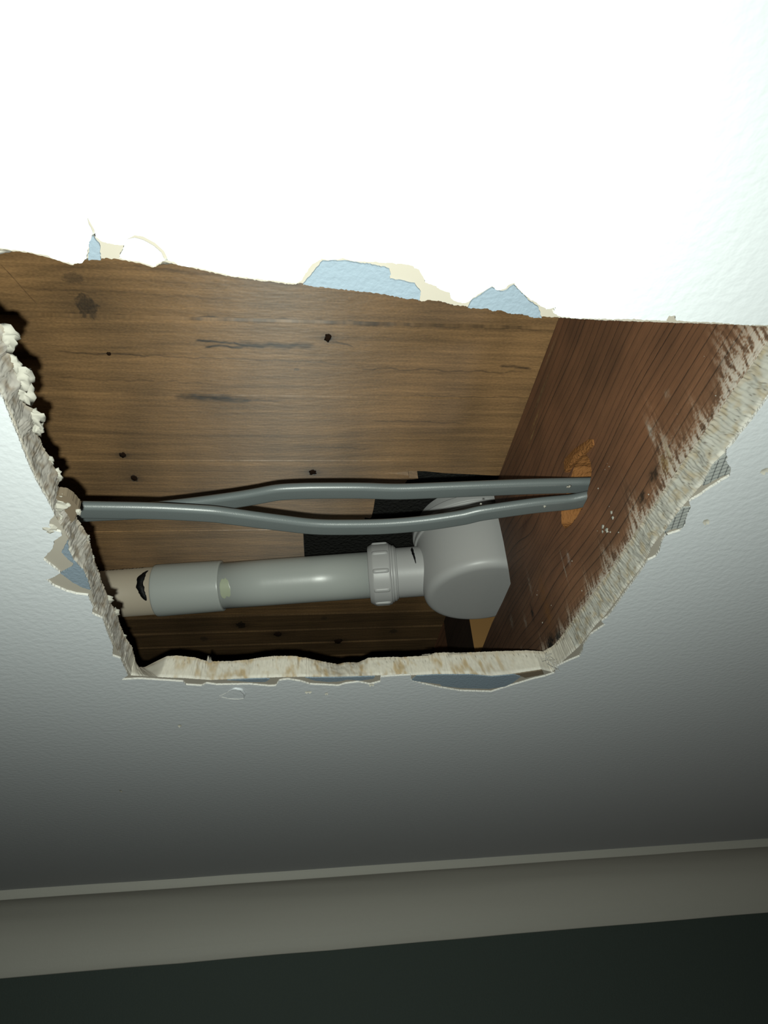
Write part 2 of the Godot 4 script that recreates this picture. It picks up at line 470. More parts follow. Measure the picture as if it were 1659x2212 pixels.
# pine boards: x -0.25..0.25, z -0.10..-1.02
func deck_texture() -> void:
	var w := 1536
	var h := 1536
	var warp := spread(noise_of(2, 0.05, 2), 48, 64, w, h)
	var streak := spread(noise_of(3, 0.11, 4), 24, 1536, w, h)
	var fibre := spread(noise_of(5, 0.5, 2), 384, 1536, w, h)
	var blotch := spread(noise_of(6, 0.06, 3), 96, 96, w, h)
	var bands := PackedFloat32Array()
	for i in 4096:
		bands.append(0.5 + 0.5 * noise.get_noise_2d(i * 0.02, 3.3) * 1.5)
	var out := PackedByteArray()
	out.resize(w * h * 3)
	# knots: x, z, radius along, radius across, darkness, and how far the grain bends round them
	var knots := [[-0.1378, -0.3442, 0.0075, 0.0095, 0.62, 1.0], [-0.141, -0.3205, 0.007, 0.004, 0.35, 0.6], [0.0311, -0.3673, 0.0026, 0.0036, 0.95, 0.9], [-0.1432, -0.5058, 0.0028, 0.0034, 0.95, 0.8], [-0.1391, -0.5389, 0.0034, 0.0045, 0.75, 0.8],
		[0.0234, -0.5302, 0.0038, 0.0042, 0.85, 1.0], [0.0077, -0.3996, 0.0022, 0.0014, 0.5, 0.2], [0.0667, -0.9006, 0.006, 0.008, 0.9, 1.0], [0.0452, -0.8303, 0.004, 0.005, 0.5, 0.6], [-0.0141, -0.8734, 0.005, 0.007, 0.8, 0.8], [-0.0603, -0.8433, 0.006, 0.009, 0.7, 1.0], [-0.11, -0.88, 0.005, 0.006, 0.6, 0.6], [0.14, -0.875, 0.005, 0.007, 0.6, 0.6]]
	# dark streaks: x0, z0, x1, z1, half width, darkness
	var stains := [[-0.068, -0.3733, -0.037, -0.3738, 0.0009, 0.95], [-0.062, -0.3780, -0.030, -0.3774, 0.0009, 0.9], [-0.040, -0.3730, -0.028, -0.3776, 0.0009, 1.0], [-0.040, -0.3758, 0.024, -0.3752, 0.0032, 0.55], [-0.034, -0.3764, 0.022, -0.3740, 0.0012, 0.7], [-0.092, -0.4318, -0.026, -0.4345, 0.0030, 0.6], [-0.078, -0.4322, -0.042, -0.4332, 0.0022, 0.7], [-0.06, -0.4362, 0.0, -0.4345, 0.0012, 0.45], [0.030, -0.3700, 0.052, -0.3760, 0.0006, 0.5], [0.030, -0.3690, 0.050, -0.3725, 0.0005, 0.45],
		[-0.17, -0.3505, 0.0, -0.3515, 0.0006, 0.4], [-0.08, -0.3512, 0.10, -0.3522, 0.0016, 0.62], [0.05, -0.3518, 0.205, -0.3540, 0.0006, 0.4], [-0.18, -0.386, 0.06, -0.393, 0.0007, 0.36], [0.05, -0.3975, 0.2, -0.3985, 0.0008, 0.42], [-0.17, -0.3865, -0.1, -0.3885, 0.0004, 0.3], [0.10, -0.4265, 0.205, -0.4275, 0.0007, 0.36], [-0.18, -0.413, -0.05, -0.4165, 0.001, 0.25], [0.07, -0.458, 0.16, -0.461, 0.0009, 0.32], [0.0, -0.4935, 0.08, -0.4955, 0.001, 0.3],
		[-0.19, -0.329, -0.02, -0.3345, 0.001, 0.22], [-0.11, -0.308, 0.02, -0.3215, 0.0012, 0.26], [0.17, -0.3925, 0.2, -0.3935, 0.0012, 0.6], [-0.16, -0.301, -0.02, -0.3005, 0.0012, 0.45], [-0.185, -0.3105, -0.17, -0.343, 0.0004, 0.7]]
	for y in h:
		var z := -0.10 - 0.92 * (y + 0.5) / h
		for x in w:
			var i := y * w + x
			var px := -0.25 + 0.5 * (x + 0.5) / w
			var zz := z + (warp[i] - 128) * 0.00009
			var band: float = bands[int(absf(zz) * 3200.0) % 4096]
			var tone := 0.94 + 0.13 * (band - 0.5) + (streak[i] - 128) * 0.0009 + (fibre[i] - 128) * 0.0009 + (blotch[i] - 128) * 0.0009
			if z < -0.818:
				tone *= 0.60    # the boards beyond the pipe are darker
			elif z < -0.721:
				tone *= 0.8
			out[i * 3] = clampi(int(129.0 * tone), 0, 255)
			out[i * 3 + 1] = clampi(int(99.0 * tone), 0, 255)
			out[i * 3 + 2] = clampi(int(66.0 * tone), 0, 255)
	var per := Vector2(w / 0.5, h / 0.92)
	for k in knots:
		var cx: float = (k[0] + 0.25) * per.x
		var cy: float = (-0.10 - k[1]) * per.y
		var rx: float = k[2] * per.x
		var ry: float = k[3] * per.y
		for y in range(maxi(0, int(cy - ry * 2.6)), mini(h, int(cy + ry * 2.6))):
			for x in range(maxi(0, int(cx - rx * 5.0)), mini(w, int(cx + rx * 5.0))):
				var dx := (x - cx) / rx
				var dy := (y - cy) / ry
				var wob := 1.0 + 0.35 * noise.get_noise_2d(dx * 1.3 + k[0] * 90.0, dy * 1.3)
				var d := sqrt(dx * dx + dy * dy) * wob
				var tail := exp(-(dy * dy * 1.5 + dx * dx * 0.12)) * 0.28
				var ring := 0.10 * exp(-pow((d - 1.5) / 0.5, 2.0)) + 0.05 * sin(d * 9.0) * exp(-d * 0.9)
				var dark: float = k[4] * clampf((1.12 - d) / 0.3, 0.0, 1.0) * (0.85 + 0.3 * noise.get_noise_2d(dx * 3.0, dy * 3.0)) + (tail + ring) * k[5] * k[4]
				shade(out, (y * w + x) * 3, dark, Vector3(0.16, 0.13, 0.10) if k[4] < 0.7 else Vector3(0.06, 0.045, 0.035))
	for s in stains:
		var a := Vector2((s[0] + 0.25) * per.x, (-0.10 - s[1]) * per.y)
		var b := Vector2((s[2] + 0.25) * per.x, (-0.10 - s[3]) * per.y)
		var r: float = s[4] * per.y
		for x in range(maxi(0, int(a.x)), mini(w, int(b.x))):
			var t := (x - a.x) / maxf(1.0, b.x - a.x)
			var my := lerpf(a.y, b.y, t) + noise.get_noise_2d(x * 0.012, s[1] * 300.0) * 3.0
			var ends := smoothstep(0.0, 0.12, t) * smoothstep(1.0, 0.85, t)
			for y in range(maxi(0, int(my - r * 2.5 - 1)), mini(h, int(my + r * 2.5 + 2))):
				var d := (y - my) / r
				var dark: float = s[5] * ends * exp(-d * d) * (0.8 + 0.5 * noise.get_noise_2d(x * 0.03, y * 0.2))
				shade(out, (y * w + x) * 3, dark, Vector3(0.10, 0.075, 0.055))
	var im := Image.create_from_data(w, h, false, Image.FORMAT_RGB8, out)
	var m := mat("pine_board", Color.WHITE, 0.50, 0.66)
	m.albedo_texture = ImageTexture.create_from_image(im)
	m.normal_enabled = true
	var nt := fine_grain()
	m.normal_texture = nt
	m.normal_scale = 0.12
	m.anisotropy_enabled = true
	m.anisotropy = -0.9
	# beyond the pipe the same boards are rougher, with little sheen
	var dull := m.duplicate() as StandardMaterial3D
	dull.resource_name = "dull_pine_board"
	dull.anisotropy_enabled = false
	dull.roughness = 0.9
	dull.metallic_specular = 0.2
	M["dull_pine_board"] = dull


# shallow lines along the grain, as a normal map
func fine_grain() -> ImageTexture:
	var f := noise_of(21, 0.35, 3)
	var im := f.get_image(96, 1024, false, false, true)
	im.resize(1024, 1024, Image.INTERPOLATE_CUBIC)
	im.convert(Image.FORMAT_L8)
	im.convert(Image.FORMAT_RGBA8)
	im.bump_map_to_normal_map(3.0)
	return ImageTexture.create_from_image(im)


func shade(out: PackedByteArray, at: int, amount: float, towards: Vector3) -> void:
	var k := clampf(amount, 0.0, 1.0)
	out[at] = int(lerpf(out[at], towards.x * 255.0, k))
	out[at + 1] = int(lerpf(out[at + 1], towards.y * 255.0, k))
	out[at + 2] = int(lerpf(out[at + 2], towards.z * 255.0, k))


# reddish joist: z -0.05..-0.85 along, h 0.22..0.42 up; growth lines, a knot, plaster smeared along its lower edge
func joist_texture() -> void:
	var w := 1800
	var h := 640
	var warp := spread(noise_of(31, 0.04, 2), 60, 24, w, h)
	var tone_im := spread(noise_of(32, 0.08, 3), 40, 320, w, h)
	var fibre := spread(noise_of(33, 0.4, 2), 220, 640, w, h)
	var blotch := spread(noise_of(34, 0.09, 3), 120, 48, w, h)
	var dust := spread(noise_of(35, 0.22, 3), 900, 60, w, h)
	var grit := spread(noise_of(36, 0.5, 3), 900, 320, w, h)
	var lines := PackedFloat32Array()
	lines.resize(4096)
	var at := 0.0
	while at < 1.0:
		var step := 0.017 + 0.020 * rng.randf()
		if at > 0.35:
			step *= 1.5
		var deep := 0.35 + 0.65 * rng.randf()
		for i in range(int(at * 4096), mini(4096, int((at + step) * 4096))):
			var t := (i / 4096.0 - at) / step
			lines[i] = deep * (pow(t, 3.0) * 0.22 + (exp(-pow((t - 0.94) / 0.05, 2.0)) * 0.9))
		at += step
	var out := PackedByteArray()
	out.resize(w * h * 3)
	var kz := -0.485
	var kh := 0.302
	for y in h:
		var hh := 0.42 - 0.2 * (y + 0.5) / h
		for x in w:
			var i := y * w + x
			var z := -0.05 - 0.8 * (x + 0.5) / w
			var dz := (z - kz) / 0.05
			var dh := (hh - kh) / 0.03
			var near := exp(-(dz * dz + dh * dh))
			var v := (hh - 0.22) / 0.2 + (warp[i] - 128) * 0.00035 + 0.12 * near * signf(dh) * (1.0 - exp(-dh * dh * 3.0)) + 0.05 * (z + 0.3)
			var line: float = lines[clampi(int(fposmod(v, 1.0) * 4096.0), 0, 4095)]
			var tone := (1.0 - 0.55 * line) + (tone_im[i] - 128) * 0.0005 + (fibre[i] - 128) * 0.0004 + (blotch[i] - 128) * 0.0010
			tone *= (1.0 - 0.30 * smoothstep(-0.44, -0.58, z)) * (1.0 - 0.45 * smoothstep(-0.66, -0.72, z))    # darker towards the far end
			var r := 104.0 * tone
			var g := 71.0 * tone
			var b := 50.0 * tone
			var old := smoothstep(-0.40, -0.52, z) * 0.5
			var low := clampf((0.262 - hh) / 0.042, 0.0, 1.0)
			# old grey weathering near the cut edge, and plaster rubbed up from it
			var grey := clampf(low * 0.22 + old * (blotch[i] / 255.0 - 0.25) * 0.4, 0.0, 0.45)
			r = lerpf(r, 98.0 * tone, grey)
			g = lerpf(g, 84.0 * tone, grey)
			b = lerpf(b, 70.0 * tone, grey)
			# white dust: heavy at the near corner, in smears further on, always thickest at the board
			var reach := 0.007 + 0.016 * maxf(0.0, noise.get_noise_2d(z * 26.0, 8.0) + 0.1) + 0.026 * exp(-pow((z + 0.185) / 0.035, 2.0)) + 0.020 * exp(-pow((z + 0.283) / 0.010, 2.0)) + 0.010 * exp(-pow((z + 0.335) / 0.008, 2.0))
			var up := (hh - RIM) / reach
			var thick := exp(-up * up * 1.3)
			var wt := 0.85 * thick * smoothstep(0.62 - 0.22 * thick, 0.80 - 0.12 * thick, 0.55 * dust[i] / 255.0 + 0.45 * grit[i] / 255.0 + 0.10)
			wt = maxf(wt, 0.75 * smoothstep(0.0040, 0.0012, hh - RIM) * smoothstep(0.25, 0.5, grit[i] / 255.0))
			wt = maxf(wt, 0.10 * thick)
			var soot := exp(-up * up * 0.7) * smoothstep(0.50, 0.30, dust[i] / 255.0) * 0.30
			r *= 1.0 - soot
			g *= 1.0 - soot
			b *= 1.0 - soot
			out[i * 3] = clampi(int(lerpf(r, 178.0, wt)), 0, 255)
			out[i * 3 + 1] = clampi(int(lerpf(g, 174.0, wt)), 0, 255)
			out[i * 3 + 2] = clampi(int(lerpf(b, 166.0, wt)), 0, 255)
	# marks: z, h, half length along z, half height, strength, colour
	var marks := [[-0.505, 0.228, 0.008, 0.007, 0.92, Vector3(0.05, 0.045, 0.04)], [-0.487, 0.226, 0.005, 0.005, 0.85, Vector3(0.10, 0.09, 0.08)], [-0.496, 0.250, 0.006, 0.012, 0.5, Vector3(0.42, 0.27, 0.12)], [-0.496, 0.272, 0.006, 0.012, 0.35, Vector3(0.42, 0.27, 0.12)], [-0.529, 0.267, 0.003, 0.007, 0.8, Vector3(0.07, 0.05, 0.04)], [-0.2882, 0.2584, 0.0022, 0.009, 0.75, Vector3(0.62, 0.60, 0.57)], [-0.2805, 0.236, 0.0018, 0.008, 0.7, Vector3(0.62, 0.58, 0.50)], [-0.2631, 0.262, 0.003, 0.003, 0.4, Vector3(0.55, 0.52, 0.48)],
		[-0.300, 0.236, 0.006, 0.004, 0.75, Vector3(0.13, 0.10, 0.07)], [-0.287, 0.233, 0.004, 0.006, 0.6, Vector3(0.45, 0.36, 0.22)], [-0.318, 0.233, 0.004, 0.004, 0.75, Vector3(0.10, 0.08, 0.06)], [-0.434, 0.2632, 0.0025, 0.005, 0.7, Vector3(0.62, 0.60, 0.60)], [-0.445, 0.262, 0.001, 0.014, 0.6, Vector3(0.55, 0.53, 0.50)], [-0.52, 0.290, 0.003, 0.012, 0.35, Vector3(0.55, 0.54, 0.52)], [-0.55, 0.270, 0.003, 0.007, 0.5, Vector3(0.50, 0.50, 0.49)], [-0.574, 0.250, 0.003, 0.007, 0.4, Vector3(0.45, 0.45, 0.44)], [-0.585, 0.287, 0.004, 0.007, 0.4, Vector3(0.45, 0.45, 0.44)],
		[-0.3685, 0.4125, 0.016, 0.0016, 0.45, Vector3(0.52, 0.45, 0.34)], [-0.4027, 0.4010, 0.020, 0.0022, 0.45, Vector3(0.52, 0.44, 0.30)], [-0.425, 0.3930, 0.016, 0.0016, 0.5, Vector3(0.58, 0.48, 0.30)], [-0.4395, 0.3878, 0.012, 0.0012, 0.6, Vector3(0.60, 0.50, 0.32)], [-0.50, 0.338, 0.012, 0.004, 0.5, Vector3(0.22, 0.12, 0.08)]]
	for k in marks:
		var cx: float = (-0.05 - k[0]) / 0.8 * w
		var cy: float = (0.42 - k[1]) / 0.2 * h
		var rx: float = k[2] / 0.8 * w
		var ry: float = k[3] / 0.2 * h
		for y in range(maxi(0, int(cy - ry * 1.8)), mini(h, int(cy + ry * 1.8))):
			for x in range(maxi(0, int(cx - rx * 1.8)), mini(w, int(cx + rx * 1.8))):
				var dx := (x - cx) / rx
				var dy := (y - cy) / ry
				var d := dx * dx + dy * dy + 0.9 * noise.get_noise_2d(x * 0.09, y * 0.06)
				shade(out, (y * w + x) * 3, k[4] * exp(-maxf(d, 0.0) * 1.4), k[5])
	var im := Image.create_from_data(w, h, false, Image.FORMAT_RGB8, out)
	var m := mat("joist_timber", Color.WHITE, 0.62, 0.4)
	m.albedo_texture = ImageTexture.create_from_image(im)
	m.normal_enabled = true
	m.normal_texture = fine_grain()
	m.normal_scale = 0.18


# ---------------------------------------------------------------- the room
func room() -> void:
	var st := begin()
	box(st, Vector3(-2.4, -0.05, -1.62), Vector3(2.6, 0.0, 1.7))
	tag(part("floor", done(st), M.carpet, null), "plain floor of the room under the cut ceiling", "", "", "structure")
	# the dark wall and the coving run a little askew to the boards
	var run := Vector3(0.99934, 0, -0.0363)
	var back := Vector3(-0.0363, 0, -0.99934)
	var at := Vector3(0.1, 0, -1.318)
	var wall := begin()
	wall.set_smooth_group(-1)
	var f := func(s: float, y: float, d: float) -> Vector3: return at + run * s + back * d + Vector3(0, y, 0)
	var top := EYE + 0.23
	quad(wall, f.call(-2.6, 0, 0.110), f.call(2.6, 0, 0.110), f.call(2.6, top, 0.110), f.call(-2.6, top, 0.110), -back)
	quad(wall, f.call(-2.6, 0, 0.21), f.call(2.6, 0, 0.21), f.call(2.6, top, 0.21), f.call(-2.6, top, 0.21), back)
	quad(wall, f.call(-2.6, top, 0.110), f.call(2.6, top, 0.110), f.call(2.6, top, 0.21), f.call(-2.6, top, 0.21), Vector3.UP)
	for s in [-2.6, 2.6]:
		quad(wall, f.call(s, 0, 0.110), f.call(s, 0, 0.21), f.call(s, top, 0.21), f.call(s, top, 0.110), run * s)
	tag(part("wall_far", done(wall), M.wall_paint, null), "very dark green painted wall below the coving", "", "", "structure")
	# coving: a short lip on the ceiling, a hollow, a thin foot on the wall
	var prof := [Vector2(0.0, 0.0), Vector2(0.0, -0.0125), Vector2(0.0008, -0.0135)]
	for i in 17:
		var a := PI / 2.0 * i / 16.0
		prof.append(Vector2(0.004 + 0.099 * sin(a) , -0.0135 - 0.0835 * (1.0 - cos(a))))
	prof.append(Vector2(0.1035, -0.1085))
	prof.append(Vector2(0.1045, -0.1095))
	prof.append(Vector2(0.111, -0.1095))
	var cov := begin()
	var rows := []
	for k in 61:
		var s := lerpf(-2.4, 2.5, k / 60.0)
		var row := PackedVector3Array()
		for p in prof:
			var wob := 0.0010 * noise.get_noise_2d(s * 3.0, p.x * 20.0)
			row.append(f.call(s, EYE + CEILING + p.y + wob, p.x + wob))
		rows.append(row)
	for i in rows.size() - 1:
		for j in prof.size() - 1:
			cov.set_smooth_group(1 if j < 2 else (2 if j < 18 else 3))
			var out: Vector3 = -back * (1.0 if j != 1 else 0.3) + Vector3.DOWN * (0.6 if j > 0 else 0.0)
			quad(cov, rows[i][j], rows[i + 1][j], rows[i + 1][j + 1], rows[i][j + 1], out)
	tag(part("trim_1", done(cov), M.trim_paint, null), "pale concave coving between the ceiling and the dark wall", "", "", "structure")
	for w in [["wall_left", Vector3(-2.4, 0, -1.6), Vector3(-2.2, EYE + 0.2, 1.7), "left"], ["wall_right", Vector3(2.4, 0, -1.6), Vector3(2.6, EYE + 0.2, 1.7), "right"], ["wall_near", Vector3(-2.4, 0, 1.5), Vector3(2.6, EYE + 0.2, 1.7), "near"]]:
		var b := begin()
		box(b, w[1], w[2])
		tag(part(w[0], done(b), M.plain_wall, null), "plain %s wall of the room" % w[3], "", "", "structure")


# distance from the middle of the hole to an outline, in the direction a
func reach(line: PackedVector2Array, c: Vector2, a: float) -> float:
	var d := Vector2(cos(a), sin(a))
	var best := 0.0
	var n := line.size()
	for i in n:
		var p := line[i] - c
		var q := line[(i + 1) % n] - c
		var cp := d.cross(p)
		var cq := d.cross(q)
		if cp * cq <= 0.0 and cp != cq:
			var t := cp / (cp - cq)
			best = maxf(best, p.lerp(q, t).dot(d))
	return best


func ceiling() -> void:
	var c := Vector2(0.05, -0.33)
	var root := thing("ceiling", V(0, CEILING, 0), "white painted plasterboard ceiling with a ragged saw-cut hole", "", "", "structure")
	var low := points(BOARD_NEAR + BOARD_RIGHT + BOARD_FAR + BOARD_LEFT)
	var rim := points(RIM_NEAR + RIM_RIGHT + RIM_FAR + RIM_LEFT)
	# the broken edge: rows of points between the lower and the upper outline
	var n := 2400
	var steps := 11
	var rows := []
	var colors := []
	for i in steps + 1:
		rows.append(PackedVector3Array())
		colors.append(PackedColorArray())
	for j in n:
		# even steps round a box of the hole's shape
		var u := fposmod(4.0 * j / n, 4.0)
		var k := u - floorf(u)
		var on: Vector2 = [Vector2(-0.157 + 0.314 * k, 0.175), Vector2(0.157, 0.175 - 0.35 * k), Vector2(0.157 - 0.314 * k, -0.175), Vector2(-0.157, -0.175 + 0.35 * k)][int(u)]
		var a := on.angle()
		var d := Vector2(cos(a), sin(a))
		var r0 := reach(low, c, a)
		var r1 := reach(rim, c, a)
		var p0 := c + d * r0
		r0 += 0.0004 * noise.get_noise_2d(p0.x * 600.0, p0.y * 600.0)
		r1 += 0.0006 * noise.get_noise_2d(p0.x * 500.0 + 50.0, p0.y * 500.0) - 0.0006 * maxf(0.0, noise.get_noise_2d(p0.x * 250.0, p0.y * 250.0 + 30.0))
		var far := p0.y < -0.47
		var right := p0.x > 0.19 and not far
		var left := p0.x < -0.09 and not far
		var along := p0.x if far else p0.y
		for i in steps + 1:
			var t := float(i) / steps
			var h := lerpf(BOARD, RIM, t)
			var mm := h * 1000.0
			# saw strokes lean along the left and the right cut
			var lean := along * 1000.0 + mm * (0.9 if left else (-0.25 if right else 0.15))
			var w := 0.0010 * noise.get_noise_3d(lean * 0.07, mm * 0.09, 2.0) + 0.0004 * noise.get_noise_3d(lean * 0.22, mm * 0.20, 3.0) + 0.0002 * noise.get_noise_3d(along * 500.0, mm * 0.5, 5.0)
			w *= smoothstep(0.0, 0.12, t) * smoothstep(1.0, 0.88, t)
			var q := c + d * (lerpf(r0, r1, t) + w)
			rows[i].append(V(q.x, h, q.y))
			# gypsum, its stains and its paper faces
			var stain := clampf(noise.get_noise_3d(lean * 0.10, mm * (0.07 if far else 0.16), 7.0) * 1.9, 0.0, 1.0)
			var speck := smoothstep(0.42, 0.6, noise.get_noise_3d(along * 700.0, mm * 0.7, 15.0))
			var base := Color(0.25, 0.243, 0.218)
			var mark := Color(0.22, 0.18, 0.12)
			if far:
				base = Color(0.30, 0.28, 0.242)
				mark = Color(0.20, 0.14, 0.065)
				stain *= smoothstep(-0.11, -0.06, along) * smoothstep(0.19, 0.15, along)
				speck *= smoothstep(0.5, 0.8, t)
			elif left:
				base = Color(0.24, 0.225, 0.205)
				mark = Color(0.13, 0.10, 0.07)
			if t > 0.9:
				base = base.lerp(Color(0.24, 0.20, 0.15), 0.5)
			if t < 0.12:
				base = base.lerp(Color(0.40, 0.385, 0.35), 0.6)
			var col := base.lerp(mark, stain * 0.75).lerp(Color(0.06, 0.05, 0.04), speck * 0.8)
			colors[i].append(col * (1.0 + 0.12 * noise.get_noise_3d(lean * 0.4, mm * 0.4, 9.0)))
	var edge := begin()
	var hint := PackedVector3Array()
	grid(edge, rows, true, V(0.05, 0.2135, 3.0), colors)
	var low_line := PackedVector2Array()
	var rim_line := PackedVector2Array()
	for j in n:
		low_line.append(Vector2(rows[0][j].x, rows[0][j].z))
		rim_line.append(Vector2(rows[steps][j].x, rows[steps][j].z))
	var st := begin()
	st.set_smooth_group(-1)
	for side in [[low_line, BOARD, Vector3.DOWN], [rim_line, RIM, Vector3.UP]]:
		# well-shaped rings round the hole, then plain sheets
		var line: PackedVector2Array = side[0]
		var rings := []
		for w in [0.0, 0.002, 0.006, 0.014, 0.03, 0.05]:
			var row := PackedVector2Array()
			for p in line:
				row.append(p + (p - c).normalized() * w)
			rings.append(row)
		for i in rings.size() - 1:
			for j in n:
				var k := (j + 1) % n
				quad(st, V(rings[i][j].x, side[1], rings[i][j].y), V(rings[i][k].x, side[1], rings[i][k].y), V(rings[i + 1][k].x, side[1], rings[i + 1][k].y), V(rings[i + 1][j].x, side[1], rings[i + 1][j].y), side[2])
		var coarse := PackedVector2Array()
		for j in range(0, n, 16):
			coarse.append(rings[-1][j] - (rings[-1][j] - c).normalized() * 0.004)
		sheet(st, holed(Vector2(-2.2, -1.45), Vector2(2.4, 1.5), coarse, c.x), side[1] + 0.00005, side[2])
	part("plasterboard", done(st), M.paper, root)
	part("cut_edge", done(edge), M.gypsum, root).set_meta("label", "rough broken gypsum edge of the hole")
	# the painted skin, torn back in places
	var torn := ragged(points(SKIN_NEAR + SKIN_RIGHT + SKIN_FAR + SKIN_LEFT), 0.0005, 0.00035, 3.0)
	var skin := begin()
	skin.set_smooth_group(-1)
	var halves := []
	for p in holed(Vector2(-0.25, -0.66), Vector2(0.35, -0.04), torn, c.x):
		# two hairline cracks where the paint has sprung at the near edge
		var bits := [p]
		for crack in [CRACK1, CRACK2]:
			var next := []
			for b in bits:
				next.append_array(Geometry2D.clip_polygons(b, ragged(points(crack), 0.0008, 0.0001, 5.0)))
			bits = next
		halves.append_array(bits)
	for r in [[-2.2, -1.45, -0.25, 1.5], [0.35, -1.45, 2.4, 1.5], [-0.25, -1.45, 0.35, -0.66], [-0.25, -0.04, 0.35, 1.5]]:
		halves.append(PackedVector2Array([Vector2(r[0], r[1]), Vector2(r[2], r[1]), Vector2(r[2], r[3]), Vector2(r[0], r[3])]))
	sheet(skin, halves, CEILING, Vector3.DOWN)
	part("painted_skin", done(skin), M.ceiling_paint, root)
	var lip := begin()
	wall_strip(lip, torn, CEILING, BOARD, c)
	part("skim_edge", done(lip), M.skim_edge, root)
	# old blue paint, joint tape and paper laid bare where the skin has gone
	for b in [BLUE1, BLUE2, BLUE3, BLUE4, BLUE5, BLUE6, BLUE7]:
		var film := Geometry2D.clip_polygons(ragged(points(b), 0.0006, 0.0003, 7.0), low_line)
		film = film.filter(func(p): return absf(signed_area(p)) > 1e-7)
		if film:
			part("old_paint", slab(film, 0.2055, 0.2062), M.old_blue_paint, root).set_meta("label", "pale blue old paint")
	var brown := Geometry2D.clip_polygons(ragged(points(BROWN1), 0.0006, 0.0003, 8.0), low_line)
	if brown:
		part("torn_paper", slab(brown, 0.2054, 0.2062), M.brown_paper, root).set_meta("label", "brown torn paper")
	for b in [TAPE1, TAPE2]:
		var film := Geometry2D.clip_polygons(ragged(points(b), 0.0006, 0.0003, 9.0), low_line)
		if film:
			var tape := part("joint_tape", slab(film, 0.2055, 0.2062), M.joint_tape, root)
			tape.set_meta("label", "grey mesh joint tape")
			threads(film, tape)
	flakes(root, rows, steps)


# the open weave of the joint tape
func threads(film: Array, tape: Node3D) -> void:
	var st := begin()
	st.set_smooth_group(-1)
	for way in [Vector2(0.85, 0.53), Vector2(-0.25, 0.97)]:
		var across: Vector2 = way.orthogonal()
		for i in range(-150, 150):
			var o: Vector2 = across * 0.0030 * i
			var line := PackedVector2Array([o - way * 0.6, o + way * 0.6])
			for p in film:
				for run in Geometry2D.intersect_polyline_with_polygon(line, p):
					var a: Vector2 = run[0]
					var b: Vector2 = run[run.size() - 1]
					var s := across * 0.00022
					var q := [a + s, b + s, b - s, a - s]
					quad(st, V(q[0].x, 0.2053, q[0].y), V(q[1].x, 0.2053, q[1].y), V(q[2].x, 0.2053, q[2].y), V(q[3].x, 0.2053, q[3].y), Vector3.DOWN)
					for k in 4:
						var e0: Vector2 = q[k]
						var e1: Vector2 = q[(k + 1) % 4]
						var nn := (e0 + e1) / 2.0 - (a + b) / 2.0
						quad(st, V(e0.x, 0.2053, e0.y), V(e1.x, 0.2053, e1.y), V(e1.x, 0.2056, e1.y), V(e0.x, 0.2056, e0.y), Vector3(nn.x, 0, nn.y))
	var o := part("thread", done(st), M.tape_thread, tape)
	o.set_meta("kind", "stuff")


